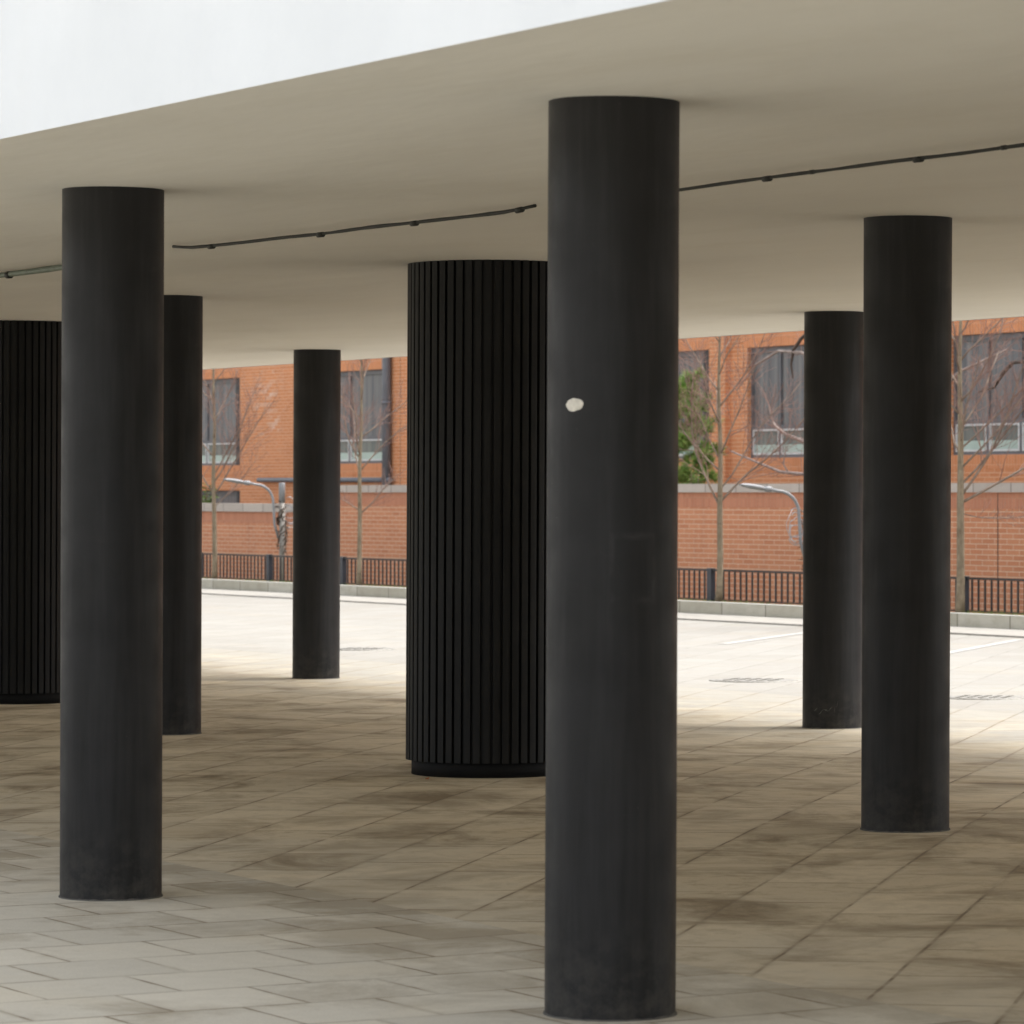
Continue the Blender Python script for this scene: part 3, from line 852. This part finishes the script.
for lst in ([(56.2, 35.0, 4.3), (56.62, 35, 4.12), (56.85, 35, 3.95), (56.92, 35, 3.72), (56.86, 35, 3.5)], [(50.6, 35.3, 3.62), (51.2, 35.3, 3.6), (51.45, 35.3, 3.45), (51.68, 35.3, 3.25), (52.1, 35.3, 3.18)]):
    dk = MB(); dk.tube(L3(lst), [.03, .03, .028, .022, .012], 6); dk.build('broken_branch', M['darkbark'], t)

# ---- pine behind the wall
t = empty('pine_tree', P(62.35, 36, .01)); tag(t, 'green pine tree behind the garden wall, beside the nearest column', 'tree')
g = random.Random(4)
m = MB(); m.tube([(0, 0, -.05), (.05, .0, 1.2), (-.03, .03, 2.4), (0, 0, 3.7)], [.11, .09, .06, .02], 9); m.build('trunk', M['limb'], t)
bm_ = MB(); cr = MB(); tips = []
for k in range(30):
    z = 1.45+1.95*(k/29); a = k*2.4+g.uniform(-.4, .4); L = (.92-.42*((z-1.45)/1.95)**1.6)*g.uniform(.65, 1.1)
    p0 = Vector((0, 0, z)); d = Vector((math.cos(a), math.sin(a), .28)).normalized()
    pts = [p0+d*L*f+Vector((0, 0, .14*f*f*L)) for f in (0, .35, .7, 1)]
    bm_.tube(pts, [.02, .015, .011, .006], 5)
    for f in (.45, .62, .78, .92, 1.0):
        for s in range(2):
            tips.append(p0+d*L*f+Vector((0, 0, .14*f*f*L))+Vector((g.gauss(0, .07), g.gauss(0, .07), g.gauss(.02, .06))))
for c in tips:
    ax = Vector((c.x*.6, c.y*.6, .8+g.uniform(-.3, .3))).normalized()
    for s in range(60):
        d = (ax*g.uniform(.1, 1)+Vector((g.gauss(0, .6), g.gauss(0, .6), g.gauss(0, .5)))).normalized()
        L = g.uniform(.08, .17); w = d.orthogonal().normalized()*.008
        w.rotate(Matrix.Rotation(g.uniform(0, 6.28), 3, d)); p0 = c+d*.012
        cr.add([p0-w, p0+w, p0+d*L+w*.4, p0+d*L-w*.4], [(0, 1, 2, 3)])
bm_.build('branches', M['limb'], t); cr.build('crown', M['pine'], t)

# ---- small evergreen shrubs behind the wall
def shrub(u, v, h, r, label, seed):
    t = empty('leafy_shrub', P(u, v, .01)); tag(t, label, 'shrub', 'leafy shrubs behind the wall')
    g = random.Random(seed); st = MB(); lf = MB()
    for k in range(16):
        a = g.uniform(0, 6.28); L = h*g.uniform(.65, 1.0); rr = r*g.uniform(.3, 1)
        end = Vector((math.cos(a)*rr, math.sin(a)*rr, L))
        st.tube([(0, 0, 0), end*.5+Vector((0, 0, .1)), end], [.012, .009, .004], 5)
        for s in range(75):
            f = g.uniform(.45, 1.0); c = end*f+Vector((g.gauss(0, .07), g.gauss(0, .07), g.gauss(0, .06)))
            d = Vector((g.gauss(0, 1), g.gauss(0, 1), g.gauss(.3, .7))).normalized(); w = d.orthogonal().normalized()*.018
            l2 = g.uniform(.05, .09)
            lf.add([c, c+d*l2*.5+w, c+d*l2, c+d*l2*.5-w], [(0, 1, 2, 3)])
    st.build('stems', M['limb'], t); lf.build('leaves', M['shrub'], t)
shrub(82.65, 36.0, 1.87, .42, 'bright green leafy shrub peeping over the low wall at far left', 3)
shrub(61.05, 35.6, 2.1, .16, 'thin leafy shrub just showing over the wall right of the pine', 9)

# ------------------------------------------------------------- lighting
SUN_EL, SUN_AZ = R(58), R(12)   # azimuth measured clockwise from +y
w = bpy.data.worlds.new('World'); scene.world = w; w.use_nodes = True
nt = w.node_tree; bg = nt.nodes['Background']
sky = nt.nodes.new('ShaderNodeTexSky'); sky.sky_type = 'NISHITA'; sky.sun_disc = False
sky.sun_elevation = SUN_EL; sky.sun_rotation = SUN_AZ; sky.air_density = 1.0; sky.dust_density = 4.0; sky.ozone_density = 1.0
hs = nt.nodes.new('ShaderNodeHueSaturation'); hs.inputs['Saturation'].default_value = .22
nt.links.new(sky.outputs[0], hs.inputs['Color']); nt.links.new(hs.outputs[0], bg.inputs['Color'])
bg.inputs['Strength'].default_value = .15
sl = bpy.data.lights.new('sun', 'SUN'); sl.energy = 1.15; sl.angle = R(30); sl.color = (1, .965, .92)
so = bpy.data.objects.new('sun', sl); col.objects.link(so)
sd = Vector((math.sin(SUN_AZ)*math.cos(SUN_EL), math.cos(SUN_AZ)*math.cos(SUN_EL), math.sin(SUN_EL)))
so.rotation_euler = (-sd).to_track_quat('-Z', 'Y').to_euler(); so.location = (0, 0, 40)

# --------------------------------------------------------------- camera
cam = bpy.data.cameras.new('camera'); co = bpy.data.objects.new('camera', cam); col.objects.link(co); scene.camera = co
cam.sensor_fit = 'HORIZONTAL'; cam.sensor_width = 36; cam.lens = 4200/1024*36
cam.clip_start = .1; cam.clip_end = 3000
PIT = .004604681; HC = 1.688480
fwd = Vector((-math.cos(TH)*math.cos(PIT), math.sin(TH)*math.cos(PIT), -math.sin(PIT)))
right = Vector((math.sin(TH), math.cos(TH), 0)); up = right.cross(fwd)
co.matrix_world = Matrix(((right.x, up.x, -fwd.x, 0), (right.y, up.y, -fwd.y, 0), (right.z, up.z, -fwd.z, HC), (0, 0, 0, 1)))
cam.dof.use_dof = True; cam.dof.focus_distance = 23.0; cam.dof.aperture_fstop = 9

scene.render.engine = 'CYCLES'
scene.render.resolution_x = 1024; scene.render.resolution_y = 1024
scene.cycles.max_bounces = 10; scene.cycles.diffuse_bounces = 6
vs_ = scene.view_settings
vs_.view_transform = 'Standard'; vs_.look = 'None'; vs_.gamma = 1; vs_.use_curve_mapping = False
vs_.exposure = 1.55
